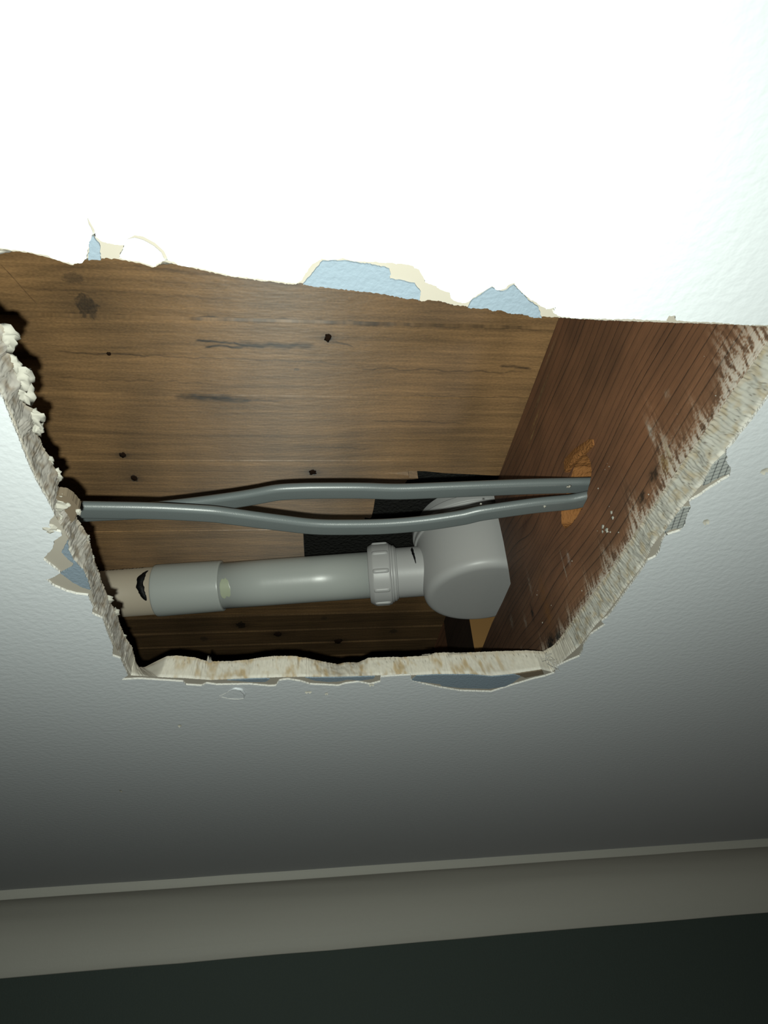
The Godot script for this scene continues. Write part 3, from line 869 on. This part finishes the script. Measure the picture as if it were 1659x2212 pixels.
# loose bits: curled paint, tufts of paper and gypsum along the rim
func flakes(root: Node3D, rows: Array, steps: int) -> void:
	# bulges of torn gypsum on the upper left rim
	var k := 0
	for s in [[-0.1035, -0.196, 0.0045, 1.1], [-0.1045, -0.209, 0.0035, 0.8], [-0.1040, -0.216, 0.0048, 1.0], [-0.1050, -0.2245, 0.0042, 0.9], [-0.1060, -0.2395, 0.0045, 0.8], [-0.1062, -0.246, 0.0034, 1.0], [-0.1075, -0.268, 0.0028, 0.7], [-0.1070, -0.279, 0.0034, 0.8], [-0.1062, -0.309, 0.0022, 0.7], [-0.1052, -0.333, 0.0024, 0.9], [-0.1062, -0.352, 0.0018, 0.7], [-0.1068, -0.401, 0.0030, 1.0], [-0.1062, -0.418, 0.0028, 1.2], [-0.1078, -0.452, 0.0022, 0.9]]:
		var st := begin()
		lump(st, V(s[0] - 0.0015, RIM - 0.0005, s[1]), Vector3(s[2], s[2] * 0.55 * s[3], s[2] * 1.25), k * 3.7, 0.45, 10, 14)
		part("gypsum_tuft", done(st), M.plaster, root)
		k += 1
	# the broken tongue half way along the left cut
	var tongue := ragged(points(TONGUE), 0.0006, 0.0003, 12.0)
	part("broken_tongue", slab([tongue], 0.2125, 0.2172), M.brown_paper, root).set_meta("label", "brown broken tongue of board")
	for q in [[-0.1085, 0.2120, -0.2930, 0.0042, 0.0032, 0.0040], [-0.1125, 0.2095, -0.2985, 0.0050, 0.0030, 0.0045], [-0.1150, 0.2068, -0.3035, 0.0042, 0.0026, 0.0035], [-0.1010, 0.2125, -0.2990, 0.0012, 0.0016, 0.0022], [-0.1045, 0.2118, -0.2925, 0.0014, 0.0010, 0.0012], [-0.1065, 0.2135, -0.2865, 0.0016, 0.0012, 0.0010]]:
		var chip := begin()
		chip.set_smooth_group(-1)
		lump(chip, V(q[0], q[1], q[2]), Vector3(q[3], q[4], q[5]), q[0] * 900.0, 0.22, 6, 8)
		part("gypsum_chip", done(chip), M.plaster, root)
	# torn paper standing along the far rim
	for s in [[-0.071, -0.058, 0.004], [-0.060, -0.055, 0.009], [-0.027, 0.012, 0.005], [0.10, 0.135, 0.002]]:
		var st := begin()
		st.set_smooth_group(-1)
		var m := 24
		for i in m:
			var x0 := lerpf(s[0], s[1], float(i) / m)
			var x1 := lerpf(s[0], s[1], float(i + 1) / m)
			var y0: float = RIM + s[2] * 0.5 * (0.7 + noise.get_noise_2d(x0 * 800.0, 4.0)) * sin(PI * i / m)
			var y1: float = RIM + s[2] * 0.5 * (0.7 + noise.get_noise_2d(x1 * 800.0, 4.0)) * sin(PI * (i + 1) / m)
			var z := -0.499
			for d in [0.0, -0.0004]:
				quad(st, V(x0, RIM - 0.001, z + d), V(x1, RIM - 0.001, z + d), V(x1, y1, z - 0.001 + d), V(x0, y0, z - 0.001 + d), Vector3(0, 0, 1 if d == 0.0 else -1))
		part("paper_tuft", done(st), M.paper, root)
	# glass fibres sprung loose at the far right corner
	var fib := begin()
	for i in 26:
		var a := V(0.1955 + 0.008 * rng.randf(), 0.206 + 0.012 * rng.randf(), -0.502 + 0.004 * rng.randf())
		var b := a + Vector3(rng.randf_range(-0.006, 0.006), rng.randf_range(-0.009, 0.002), rng.randf_range(0.0, 0.006))
		stick(fib, a, b, 0.00022)
	var o := part("glass_fibre", done(fib), M.skim_edge, root)
	o.set_meta("kind", "stuff")
	# a torn scab of skim with its curled white rim
	var scab := ragged(points(SCAB), 0.0007, 0.0002, 17.0)
	part("paint_scab", slab([scab], CEILING - 0.0004, CEILING - 0.00005), M.skim_edge, root)
	var curl := begin()
	var rim: Array = [Vector2(-0.0443, -0.5185), Vector2(-0.0393, -0.5140), Vector2(-0.0352, -0.5168), Vector2(-0.0330, -0.5258), Vector2(-0.0340, -0.5352)]
	var wrap := []
	for i in 25:
		var u := i / 24.0 * 4.0
		var m := mini(int(u), 3)
		var p: Vector2 = rim[m].lerp(rim[m + 1], u - m)
		var d: Vector2 = (rim[m + 1] - rim[m]).normalized()
		var row := PackedVector3Array()
		var fat := 0.0014 * sin(PI * clampf(i / 24.0, 0.06, 0.94))
		for j in 9:
			var a := PI * 1.3 * j / 8.0
			var q := p + d.orthogonal() * (cos(a) * fat)
			row.append(V(q.x, CEILING - 0.0004 - 0.8 * sin(a) * fat * (1.0 + 0.3 * noise.get_noise_1d(i * 0.9)), q.y))
		wrap.append(row)
	grid(curl, wrap, false, V(-0.038, CEILING + 0.01, -0.526))
	part("paint_curl", done(curl), M.ceiling_paint, root)
	# curled flakes of paint on the ceiling
	for s in [[0.0285, -0.531, 0.0012, 0.0008, 0.0], [-0.0880, -0.588, 0.0016, 0.0012, 0.4], [-0.168, -0.772, 0.0022, 0.0014, 1.2], [0.062, -0.517, 0.002, 0.0008, 0.2], [0.226, -0.3015, 0.0016, 0.0016, 0.5], [0.235, -0.257, 0.0022, 0.0014, 0.9], [0.0145, -0.5265, 0.0025, 0.0007, 0.0]]:
		var st := begin()
		var q := []
		var big: bool = s[2] > 0.005
		for i in 7:
			var row := PackedVector3Array()
			for j in 9:
				var u := i / 6.0 * 2.0 - 1.0
				var v := j / 8.0 * 2.0 - 1.0
				var x: float = v * s[2] * sqrt(maxf(0.0, 1.0 - u * u * 0.8)) * (1.0 + 0.25 * noise.get_noise_2d(u * 2.0, s[0] * 900.0))
				var z: float = u * s[3]
				var lift := 0.0003 + (0.0016 if big else 0.0012) * pow(maxf(0.0, -u * 0.6 + absf(v) * 0.6), 2.0)
				row.append(V(s[0] + x * cos(s[4]) - z * sin(s[4]), CEILING - lift, s[1] + x * sin(s[4]) + z * cos(s[4])))
			q.append(row)
		grid(st, q, false, V(s[0], CEILING + 0.1, s[1]))
		part("paint_flake", done(st), M.paper if big else M.plaster, root)


func stick(st: SurfaceTool, a: Vector3, b: Vector3, r: float) -> void:
	var d := (b - a).normalized()
	var u := d.cross(Vector3(0.3, 0.5, 0.8)).normalized() * r
	var w := d.cross(u).normalized() * r
	for k in 3:
		var p := u * cos(TAU * k / 3.0) + w * sin(TAU * k / 3.0)
		var q := u * cos(TAU * (k + 1) / 3.0) + w * sin(TAU * (k + 1) / 3.0)
		quad(st, a + p, a + q, b + q, b + p, p + q)


# ---------------------------------------------------------------- the floor above
func floor_above() -> void:
	var root := thing("floor_above", V(0, DECK, 0), "underside of a pine board floor with a rough cut-out for the shower waste", "", "", "structure")
	for i in SEAMS.size() - 1:
		var z0: float = SEAMS[i]
		var z1: float = SEAMS[i + 1]
		var gap := 0.0004
		var bevel := 0.0020 if z0 < -0.8 else (0.0009 if z0 == -0.352 else 0.0004)
		var bevel_far := 0.0020 if z1 < -0.8 else (0.0009 if z1 == -0.352 else 0.0004)
		var poly: Array = [Vector2(-0.62, z0 - gap), Vector2(0.62, z0 - gap), Vector2(0.62, z1 + gap), Vector2(-0.62, z1 + gap)]
		if z0 == -0.513:
			poly = [Vector2(-0.62, z0 - gap), Vector2(0.62, z0 - gap), Vector2(0.62, -0.5365), Vector2(0.205, -0.5362), Vector2(0.18, -0.5338), Vector2(0.150, -0.5318), Vector2(0.132, -0.5288), Vector2(0.118, -0.5282), Vector2(0.104, -0.5305), Vector2(0.090, -0.5315),
				Vector2(0.104, -0.5332), Vector2(0.1155, -0.5355), Vector2(0.1165, -0.5385), Vector2(0.1255, -0.5402), Vector2(0.1150, -0.5425), Vector2(0.1135, -0.5480), Vector2(0.100, -0.5500), Vector2(0.092, -0.5545), Vector2(0.0885, -0.562), Vector2(0.0865, -0.575), Vector2(0.0866, -0.590), Vector2(0.0858, -0.605), Vector2(0.0845, -0.607), Vector2(0.079, -0.6055), Vector2(0.079, z1 + gap), Vector2(-0.62, z1 + gap)]
		elif z0 == -0.626:
			poly = [Vector2(-0.62, z0 - gap), Vector2(0.0160, z0 - gap), Vector2(0.0168, -0.655), Vector2(0.0182, -0.682), Vector2(0.0178, -0.70), Vector2(0.018, z1 + gap), Vector2(-0.62, z1 + gap)]
		elif z0 == -0.721:
			poly = [Vector2(-0.62, z0 - gap), Vector2(0.018, z0 - gap), Vector2(0.019, -0.747), Vector2(0.62, -0.747), Vector2(0.62, z1 + gap), Vector2(-0.62, z1 + gap)]
		var board := part("plank", plank(PackedVector2Array(poly), z0 - gap, z1 + gap, bevel, bevel_far), M.pine_board if z0 > -0.72 else M.dull_pine_board, root)
		# dead knots, shrunk and standing a hair proud
		for k in [[0.0311, -0.3673, 0.0025, 0.0036], [-0.1432, -0.5058, 0.0028, 0.0034], [-0.1391, -0.5389, 0.0028, 0.0036], [0.0234, -0.5302, 0.0032, 0.0038], [-0.1315, -0.3876, 0.0016, 0.0018], [0.0667, -0.9006, 0.005, 0.007], [-0.0141, -0.8734, 0.004, 0.006]]:
			if k[1] < z0 and k[1] > z1:
				var st := begin()
				lump(st, V(k[0], DECK, k[1]), Vector3(k[2], 0.0005, k[3]), k[0] * 400.0, 0.3, 6, 14)
				part("knot", done(st), M.dark_knot, board)


# a board: bottom face at DECK with both long edges bevelled, 22 mm thick
func plank(poly: PackedVector2Array, z0: float, z1: float, b0: float, b1: float) -> ArrayMesh:
	var st := begin()
	st.set_smooth_group(-1)
	var low := PackedVector2Array()
	for p in poly:
		var z := p.y
		if absf(z - z0) < 1e-6:
			z -= b0
		elif absf(z - z1) < 1e-6:
			z += b1
		low.append(Vector2(p.x, z))
	var put := func(a: Vector3, b: Vector3, c: Vector3, out: Vector3) -> void:
		if (a - c).cross(a - b).dot(out) < 0.0:
			var t := b
			b = c
			c = t
		for v in [a, b, c]:
			st.set_uv(Vector2((v.x + 0.25) / 0.5, (-0.10 - v.z) / 0.92 + (v.y - EYE - DECK) * 0.6))
			st.add_vertex(v)
	var ids := ears(low)
	for i in range(0, ids.size(), 3):
		put.call(V(low[ids[i]].x, DECK, low[ids[i]].y), V(low[ids[i + 1]].x, DECK, low[ids[i + 1]].y), V(low[ids[i + 2]].x, DECK, low[ids[i + 2]].y), Vector3.DOWN)
	ids = ears(poly)
	for i in range(0, ids.size(), 3):
		put.call(V(poly[ids[i]].x, DECK + 0.022, poly[ids[i]].y), V(poly[ids[i + 1]].x, DECK + 0.022, poly[ids[i + 1]].y), V(poly[ids[i + 2]].x, DECK + 0.022, poly[ids[i + 2]].y), Vector3.UP)
	var n := poly.size()
	for i in n:
		var k := (i + 1) % n
		var e := poly[k] - poly[i]
		var o := e.orthogonal().normalized() * signf(signed_area(poly))
		var out := Vector3(o.x, 0, o.y)
		for lev in [[low, DECK, poly, DECK + 0.002], [poly, DECK + 0.002, poly, DECK + 0.022]]:
			var a := V(lev[0][i].x, lev[1], lev[0][i].y)
			var b := V(lev[0][k].x, lev[1], lev[0][k].y)
			var c := V(lev[2][k].x, lev[3], lev[2][k].y)
			var d := V(lev[2][i].x, lev[3], lev[2][i].y)
			put.call(a, b, c, out)
			put.call(a, c, d, out)
	return done(st)


# ---------------------------------------------------------------- the joist
func joist() -> void:
	var root := thing("floor_joist", V(0.228, RIM, -0.5), "dark reddish timber joist with a notch and a cable hole, on the right", "joist")
	var z_near := 0.35
	var z_far := -1.30
	var top := DECK - 0.0003
	var foot := RIM + 0.0014
	# side view (z, h): the notch for the waste and the hole for the cables
	var side := PackedVector2Array([Vector2(z_near, foot), Vector2(z_near, top), Vector2(-0.5605, top), Vector2(-0.5622, 0.39), Vector2(-0.5618, 0.36), Vector2(-0.5640, 0.330), Vector2(-0.5665, 0.3165), Vector2(-0.60, 0.3150), Vector2(-0.645, 0.3150), Vector2(-0.69, 0.3105), Vector2(-0.7250, 0.3090), Vector2(-0.7248, 0.356), Vector2(-0.7240, top), Vector2(z_far, top), Vector2(z_far, foot)])
	var bore := ragged(PackedVector2Array([Vector2(-0.3947, 0.3080), Vector2(-0.3873, 0.3105), Vector2(-0.3730, 0.3095), Vector2(-0.3640, 0.3040), Vector2(-0.3615, 0.2960), Vector2(-0.3640, 0.2896), Vector2(-0.3675, 0.2862), Vector2(-0.3798, 0.2815), Vector2(-0.3912, 0.2778), Vector2(-0.4060, 0.2788), Vector2(-0.4158, 0.2800), Vector2(-0.4266, 0.2840), Vector2(-0.4299, 0.2914), Vector2(-0.4248, 0.2990), Vector2(-0.4080, 0.3040)]), 0.0015, 0.0005, 21.0)
	var halves := []
	for r in [[-2.0, -0.39], [-0.39, 1.0]]:
		var rect := PackedVector2Array([Vector2(r[0], 0.0), Vector2(r[1], 0.0), Vector2(r[1], 1.0), Vector2(r[0], 1.0)])
		for p in Geometry2D.intersect_polygons(side, rect):
			halves.append_array(Geometry2D.clip_polygons(p, bore))
	var st := begin()
	st.set_smooth_group(-1)
	for x in [JOIST_FACE, JOIST_FACE + 0.047]:
		for p in halves:
			var ids := ears(p)
			for i in range(0, ids.size(), 3):
				wood_tri(st, Vector3(x, EYE + p[ids[i]].y, p[ids[i]].x), Vector3(x, EYE + p[ids[i + 1]].y, p[ids[i + 1]].x), Vector3(x, EYE + p[ids[i + 2]].y, p[ids[i + 2]].x), Vector3(-1 if x == JOIST_FACE else 1, 0, 0))
	var n := side.size()
	for i in n:
		if i == 10 or i == 11:
			continue    # the fresh saw cut is a part of its own
		var a := side[i]
		var b := side[(i + 1) % n]
		var o := (b - a).orthogonal().normalized() * signf(signed_area(side))
		var q := [Vector3(JOIST_FACE, EYE + a.y, a.x), Vector3(JOIST_FACE, EYE + b.y, b.x), Vector3(JOIST_FACE + 0.047, EYE + b.y, b.x), Vector3(JOIST_FACE + 0.047, EYE + a.y, a.x)]
		wood_tri(st, q[0], q[1], q[2], Vector3(0, o.y, o.x))
		wood_tri(st, q[0], q[2], q[3], Vector3(0, o.y, o.x))
	part("timber", done(st), M.joist_timber, root)
	var cut := begin()
	cut.set_smooth_group(-1)
	for i in [10, 11]:
		var a := side[i]
		var b := side[i + 1]
		quad(cut, Vector3(JOIST_FACE, EYE + a.y, a.x), Vector3(JOIST_FACE, EYE + b.y, b.x), Vector3(JOIST_FACE + 0.047, EYE + b.y, b.x), Vector3(JOIST_FACE + 0.047, EYE + a.y, a.x), Vector3(0, 0, 1))
	part("sawn_face", done(cut), M.sawn_timber, root).set_meta("label", "orange fresh-sawn end of the notch")
	# inside of the cable hole, chiselled and bright
	var rows := []
	for k in 8:
		var row := PackedVector3Array()
		for p in bore:
			var w := 0.0012 * noise.get_noise_3d(p.x * 300.0, p.y * 300.0, k * 0.35) * (0.0 if k == 0 or k == 7 else 1.0)
			row.append(Vector3(JOIST_FACE + 0.047 * k / 7.0, EYE + p.y + w, p.x + w))
		rows.append(row)
	var hole := begin()
	grid(hole, rows, true, V(0.228, 1.4, -0.394))
	part("cable_hole", done(hole), M.fresh_timber, root).set_meta("label", "bright orange chiselled cable hole")
	# a splinter prised up beside the hole
	var sp := begin()
	sp.set_smooth_group(-1)
	var outline := [[-0.3955, 0.3130], [-0.3930, 0.3205], [-0.3902, 0.3215], [-0.3740, 0.3172], [-0.3520, 0.3075], [-0.3490, 0.3045], [-0.3505, 0.3005], [-0.3627, 0.3040], [-0.3760, 0.3078], [-0.3880, 0.3118]]
	var face := PackedVector3Array()
	var back := PackedVector3Array()
	for p in outline:
		var lift := 0.0012 + 0.0030 * clampf((p[0] + 0.3955) / 0.045, 0.0, 1.0) * 0.0 + 0.0022 * clampf((-0.349 - p[0]) / 0.047, 0.0, 1.0)
		face.append(Vector3(JOIST_FACE - lift, EYE + p[1], p[0]))
		back.append(Vector3(JOIST_FACE + 0.0004, EYE + p[1], p[0]))
	var ridge := Vector3(JOIST_FACE - 0.0042, EYE + 0.3105, -0.373)
	for i in face.size():
		var k := (i + 1) % face.size()
		tri(sp, face[i], face[k], ridge, Vector3.LEFT)
		var mid := (face[i] + face[k]) / 2.0 - ridge
		quad(sp, face[i], face[k], back[k], back[i], Vector3(0, mid.y, mid.z))
	part("splinter", done(sp), M.fresh_timber, root).set_meta("label", "bright orange splinter")


func wood_tri(st: SurfaceTool, a: Vector3, b: Vector3, c: Vector3, out: Vector3) -> void:
	if (a - c).cross(a - b).dot(out) < 0.0:
		var t := b
		b = c
		c = t
	for v in [a, b, c]:
		st.set_uv(Vector2((-0.05 - v.z) / 0.8 + (v.x - JOIST_FACE) * 0.7, (DECK - (v.y - EYE)) / 0.2 + (v.x - JOIST_FACE) * 1.3))
		st.add_vertex(v)


func shower_tray() -> void:
	var st := begin()
	box(st, V(-0.45, DECK + 0.0235, -1.2), V(0.55, DECK + 0.05, -0.45), 0.004)
	tag(part("shower_tray", done(st), M.tray_underside, null), "black underside of a shower tray above the cut-out in the boards", "shower tray")


# ---------------------------------------------------------------- the waste
func ring_point(at: Vector3, axis: Vector3, along: float, r: float, t: float) -> Vector3:
	# t = 0 points down, quarter turn towards the lens
	axis = axis.normalized()
	var to_eye := (Vector3(0, 0, 1) - axis * axis.z).normalized()
	var down := axis.cross(to_eye).normalized()
	if down.y > 0.0:
		down = -down
	return at + axis * along + (down * cos(t) + to_eye * sin(t)) * r


# a pen stroke lying on a pipe
func pen(parent: Node3D, at: Vector3, axis: Vector3, r: float, path: Array) -> void:
	var st := begin()
	var rows := []
	for k in 25:
		var u := k / 24.0 * (path.size() - 1)
		var i := mini(int(u), path.size() - 2)
		var f := u - i
		var t: float = lerpf(path[i][0], path[i + 1][0], f)
		var s: float = lerpf(path[i][1], path[i + 1][1], f)
		var w: float = lerpf(path[i][2], path[i + 1][2], f) * (1.0 + 0.3 * noise.get_noise_1d(k * 0.8))
		var row := PackedVector3Array()
		for e in [[-1.0, -0.0003], [-1.0, 0.00025], [1.0, 0.00025], [1.0, -0.0003]]:
			row.append(ring_point(at, axis, s + w * e[0], r + e[1], t))
		rows.append(row)
	grid(st, rows, false, at + axis * path[1][1])
	part("pen_mark", done(st), M.pen_ink, parent)


# the waste is drawn at four fifths of its size
func W_(profile: Array) -> Array:
	return profile.map(func(p): return p.map(func(v): return v * 1.25))


func pipework() -> void:
	# trap: a flat-bottomed cup with two rings under its rim, hanging under the tray
	var c := V(0.200, 0.0, -0.6375)
	var up := Vector3.UP
	var axis := Vector3(-0.2176, 0.005, -0.032).normalized()
	var joint := V(0.200, 0.3806, -0.6431)
	var trap := thing("shower_trap", V(0.200, 0.34375, -0.6375), "white plastic shower trap, round flat-bottomed cup hanging beside the joist", "waste trap")
	var body := begin()
	lathe(body, rounded(W_([[0.0, 0.2750], [0.030, 0.2750], [0.0490, 0.2750, 0.0075], [0.0506, 0.3255], [0.0506, 0.3268]]), 0.001), c, up)
	part("cup", done(body), M.white_plastic, trap)
	var collar := begin()
	lathe(collar, rounded(W_([[0.0500, 0.3262], [0.0522, 0.3266], [0.0522, 0.3296], [0.0508, 0.3304], [0.0508, 0.3340], [0.0526, 0.3346], [0.0526, 0.3405], [0.046, 0.3412], [0.046, 0.3524], [0.0, 0.3526]]), 0.0009), c, up)
	part("collar", done(collar), M.white_plastic, trap)
	# outlet, with a pen stroke that marks how far the pipe goes in
	var spigot := begin()
	lathe(spigot, rounded(W_([[0.0214, 0.030], [0.0214, 0.0685], [0.0226, 0.0688], [0.0226, 0.0698], [0.0238, 0.0700], [0.0238, 0.0722], [0.0248, 0.0725], [0.0248, 0.0742], [0.0200, 0.0745]]), 0.0005), joint, axis)
	part("outlet", done(spigot), M.white_plastic, trap)
	pen(trap, joint, axis, 0.02675, [[2.28, 0.0682, 0.00037], [2.1, 0.0685, 0.00125], [1.85, 0.0680, 0.00125], [1.6, 0.0669, 0.00100], [1.36, 0.0661, 0.00037]])
	# compression nut with grip ribs
	var nut := begin()
	lathe(nut, rounded(W_([[0.0200, 0.0735], [0.0256, 0.0738], [0.0264, 0.0750], [0.0264, 0.0885], [0.0240, 0.0925], [0.0199, 0.0927]]), 0.0008), joint, axis)
	var nut_part := part("compression_nut", done(nut), M.white_plastic, trap)
	for k in 10:
		var t := 0.52 + TAU * k / 10.0
		var st := begin()
		var rows := []
		for i in 9:
			var a := PI * i / 8.0
			var row := PackedVector3Array()
			for e in [[0.0754, 0.0], [0.0757, 0.55], [0.0766, 0.9], [0.0782, 1.0], [0.0862, 1.0], [0.0876, 0.9], [0.0884, 0.55], [0.0887, 0.0]]:
				row.append(ring_point(joint, axis, e[0] * 1.25, 1.25 * (0.0262 + 0.0013 * sin(a) * e[1] + 0.0001), t + 0.075 * cos(a) * (0.55 + 0.45 * e[1])))
			rows.append(row)
		grid(st, rows, false, joint + axis * 0.1025)
		part("rib", done(st), M.white_plastic, nut_part)
	# pipe, coupling and the older pipe it goes on into
	var r_pipe := 0.0197 * 1.25
	var pipe := begin()
	lathe(pipe, W_([[0.0170, 0.085], [0.0197, 0.0851], [0.0197, 0.14], [0.0197, 0.18], [0.0197, 0.2245], [0.0170, 0.2246]]), joint, axis, 128)
	tag(part("waste_pipe", done(pipe), M.grey_plastic, null), "grey plastic waste pipe between the ribbed nut and the plain coupling", "pipe")
	var wp: MeshInstance3D = get_node("waste_pipe")
	var smear := begin()
	var rows2 := []
	for i in 25:
		var row := PackedVector3Array()
		for j in 21:
			var u := i / 24.0 * 2.0 - 1.0
			var v := j / 20.0 * 2.0 - 1.0
			var wob := 1.0 + 0.22 * noise.get_noise_2d(u * 0.5 + 5.0, v * 0.5)
			row.append(ring_point(joint, axis, 0.2644 + v * 0.0060 * wob * sqrt(1.0 - 0.8 * u * u), r_pipe + (0.00006 if absf(u) < 0.99 and absf(v) < 0.99 else -0.0002), 0.92 + u * 0.42 * wob))
		rows2.append(row)
	grid(smear, rows2, false, joint + axis * 0.26)
	var film := mat("solvent_smear", Color(0.575, 0.60, 0.52), 0.34, 0.5)
	part("solvent_smear", done(smear), film, wp).set_meta("label", "faint green solvent smear")
	var coupling := begin()
	lathe(coupling, rounded(W_([[0.0198, 0.2170], [0.0212, 0.2173], [0.0216, 0.2182], [0.0222, 0.2705], [0.0221, 0.2733], [0.0210, 0.2740], [0.0200, 0.2741]]), 0.00125), joint, axis, 128)
	tag(part("pipe_coupling", done(coupling), M.grey_plastic, null), "wide grey plastic coupling sleeve joining two waste pipes", "pipe coupling")
	var old := thing("waste_pipe", joint + axis * 0.3875, "older cream waste pipe with a black pen mark, left of the coupling", "pipe")
	var op := begin()
	lathe(op, W_([[0.0170, 0.2700], [0.0203, 0.2701], [0.0203, 0.36], [0.0203, 0.62], [0.0170, 0.6201]]), joint, axis, 96)
	part("tube", done(op), M.cream_plastic, old)
	pen(old, joint, axis, 0.025375, [[2.05, 0.3466, 0.0007], [1.9, 0.3491, 0.0023], [1.65, 0.3516, 0.0036], [1.3, 0.3520, 0.0038], [1.0, 0.3497, 0.0036], [0.74, 0.3473, 0.0022], [0.66, 0.3464, 0.0005]])
	# what is left of the maker's print along its top
	var ink := begin()
	for k in 14:
		var s := 0.3540 + 0.0035 * k + 0.0005 * rng.randf()
		var t0 := 2.36 + 0.05 * rng.randf()
		var q := []
		for e in [[0, 0], [1, 0], [1, 1], [0, 1]]:
			q.append(ring_point(joint, axis, s + e[0] * (0.001 + 0.0012 * float(k % 3 == 0)), 0.02556, t0 + e[1] * 0.16))
		quad(ink, q[0], q[1], q[2], q[3], q[0] - (joint + axis * s))
	part("faded_print", done(ink), M.pen_ink, old)


# ---------------------------------------------------------------- cables
func cable(called: String, tenths: Array, label: String) -> void:
	var path := Curve3D.new()
	var pts := PackedVector3Array()
	for i in range(0, tenths.size(), 3):
		pts.append(V(tenths[i] / 10000.0, tenths[i + 1] / 10000.0, tenths[i + 2] / 10000.0))
	var first := pts[0] + Vector3(0.09, 0.002, 0.012)
	var last := pts[pts.size() - 1] + Vector3(-0.25, -0.002, -0.01)
	pts.insert(0, first)
	pts.append(last)
	for i in pts.size():
		var before: Vector3 = pts[maxi(i - 1, 0)]
		var after: Vector3 = pts[mini(i + 1, pts.size() - 1)]
		var t := (after - before) / 6.0
		if i > 0 and i < pts.size() - 1:
			t = t.normalized() * minf(t.length(), minf(pts[i].distance_to(before), pts[i].distance_to(after)) / 2.5)
		path.add_point(pts[i], -t, t)
	path.bake_interval = 0.002
	var st := begin()
	var rows := []
	var length := path.get_baked_length()
	var m := int(length / 0.0025)
	for k in m + 1:
		var s := length * k / m
		var p := path.sample_baked(s, true)
		var d := (path.sample_baked(minf(s + 0.002, length), true) - path.sample_baked(maxf(s - 0.002, 0.0), true)).normalized()
		var flat := d.cross(Vector3.UP).normalized()
		var up := flat.cross(d).normalized()
		var row := PackedVector3Array()
		for j in 40:
			# a flat oval: two half circles joined by straights
			var half := j / 20
			var a := PI * ((j % 20) / 19.0 - 0.5 + half)
			var q := Vector2(cos(a) * 0.0033 + (0.0037 if half == 0 else -0.0037), sin(a) * 0.0033)
			row.append(p + flat * q.x + up * q.y)
		rows.append(row)
	grid(st, rows, true, path.sample_baked(length * 0.5, true))
	tag(part(called, done(st), M.cable_sheath, null), label, "cable", "grey flat cables across the hole")


func cables() -> void:
	cable("electric_cable", CABLE_A, "upper grey flat electric cable, bowed up away from the waste pipe")
	cable("electric_cable", CABLE_B, "lower grey flat electric cable, sagging over the waste pipe and trap")


# ---------------------------------------------------------------- plaster crumbs
func crumbs() -> void:
	var st := begin()
	for s in [[0.1895, 0.2815, -0.3712, 0.0011], [0.1875, 0.2805, -0.3702, 0.0007], [0.1765, 0.2775, -0.3885, 0.0011], [0.1330, 0.2832, -0.3930, 0.0007]]:
		lump(st, V(s[0], s[1], s[2]), Vector3(s[3], s[3] * 0.7, s[3]), s[0] * 500.0, 0.5, 5, 7)
	for i in 26:
		var z := -0.18 - 0.36 * rng.randf()
		var h := RIM + 0.004 + 0.055 * pow(rng.randf(), 1.6)
		var r := 0.0002 + 0.0004 * pow(rng.randf(), 2.0)
		lump(st, V(JOIST_FACE - r * 0.3, h, z), Vector3(r * 0.7, r, r), i * 1.9, 0.5, 4, 6)
	for i in 5:
		lump(st, V(JOIST_FACE - 0.0004, 0.242 + 0.010 * rng.randf(), -0.352 - 0.022 * rng.randf()), Vector3(0.0006, 0.0014, 0.0014) * (0.6 + rng.randf() * 0.6), i * 5.9, 0.5, 5, 7)
	tag(part("plaster_crumbs", done(st), M.plaster, null), "white plaster crumbs clinging to the joist and the cables", "debris", "", "stuff")
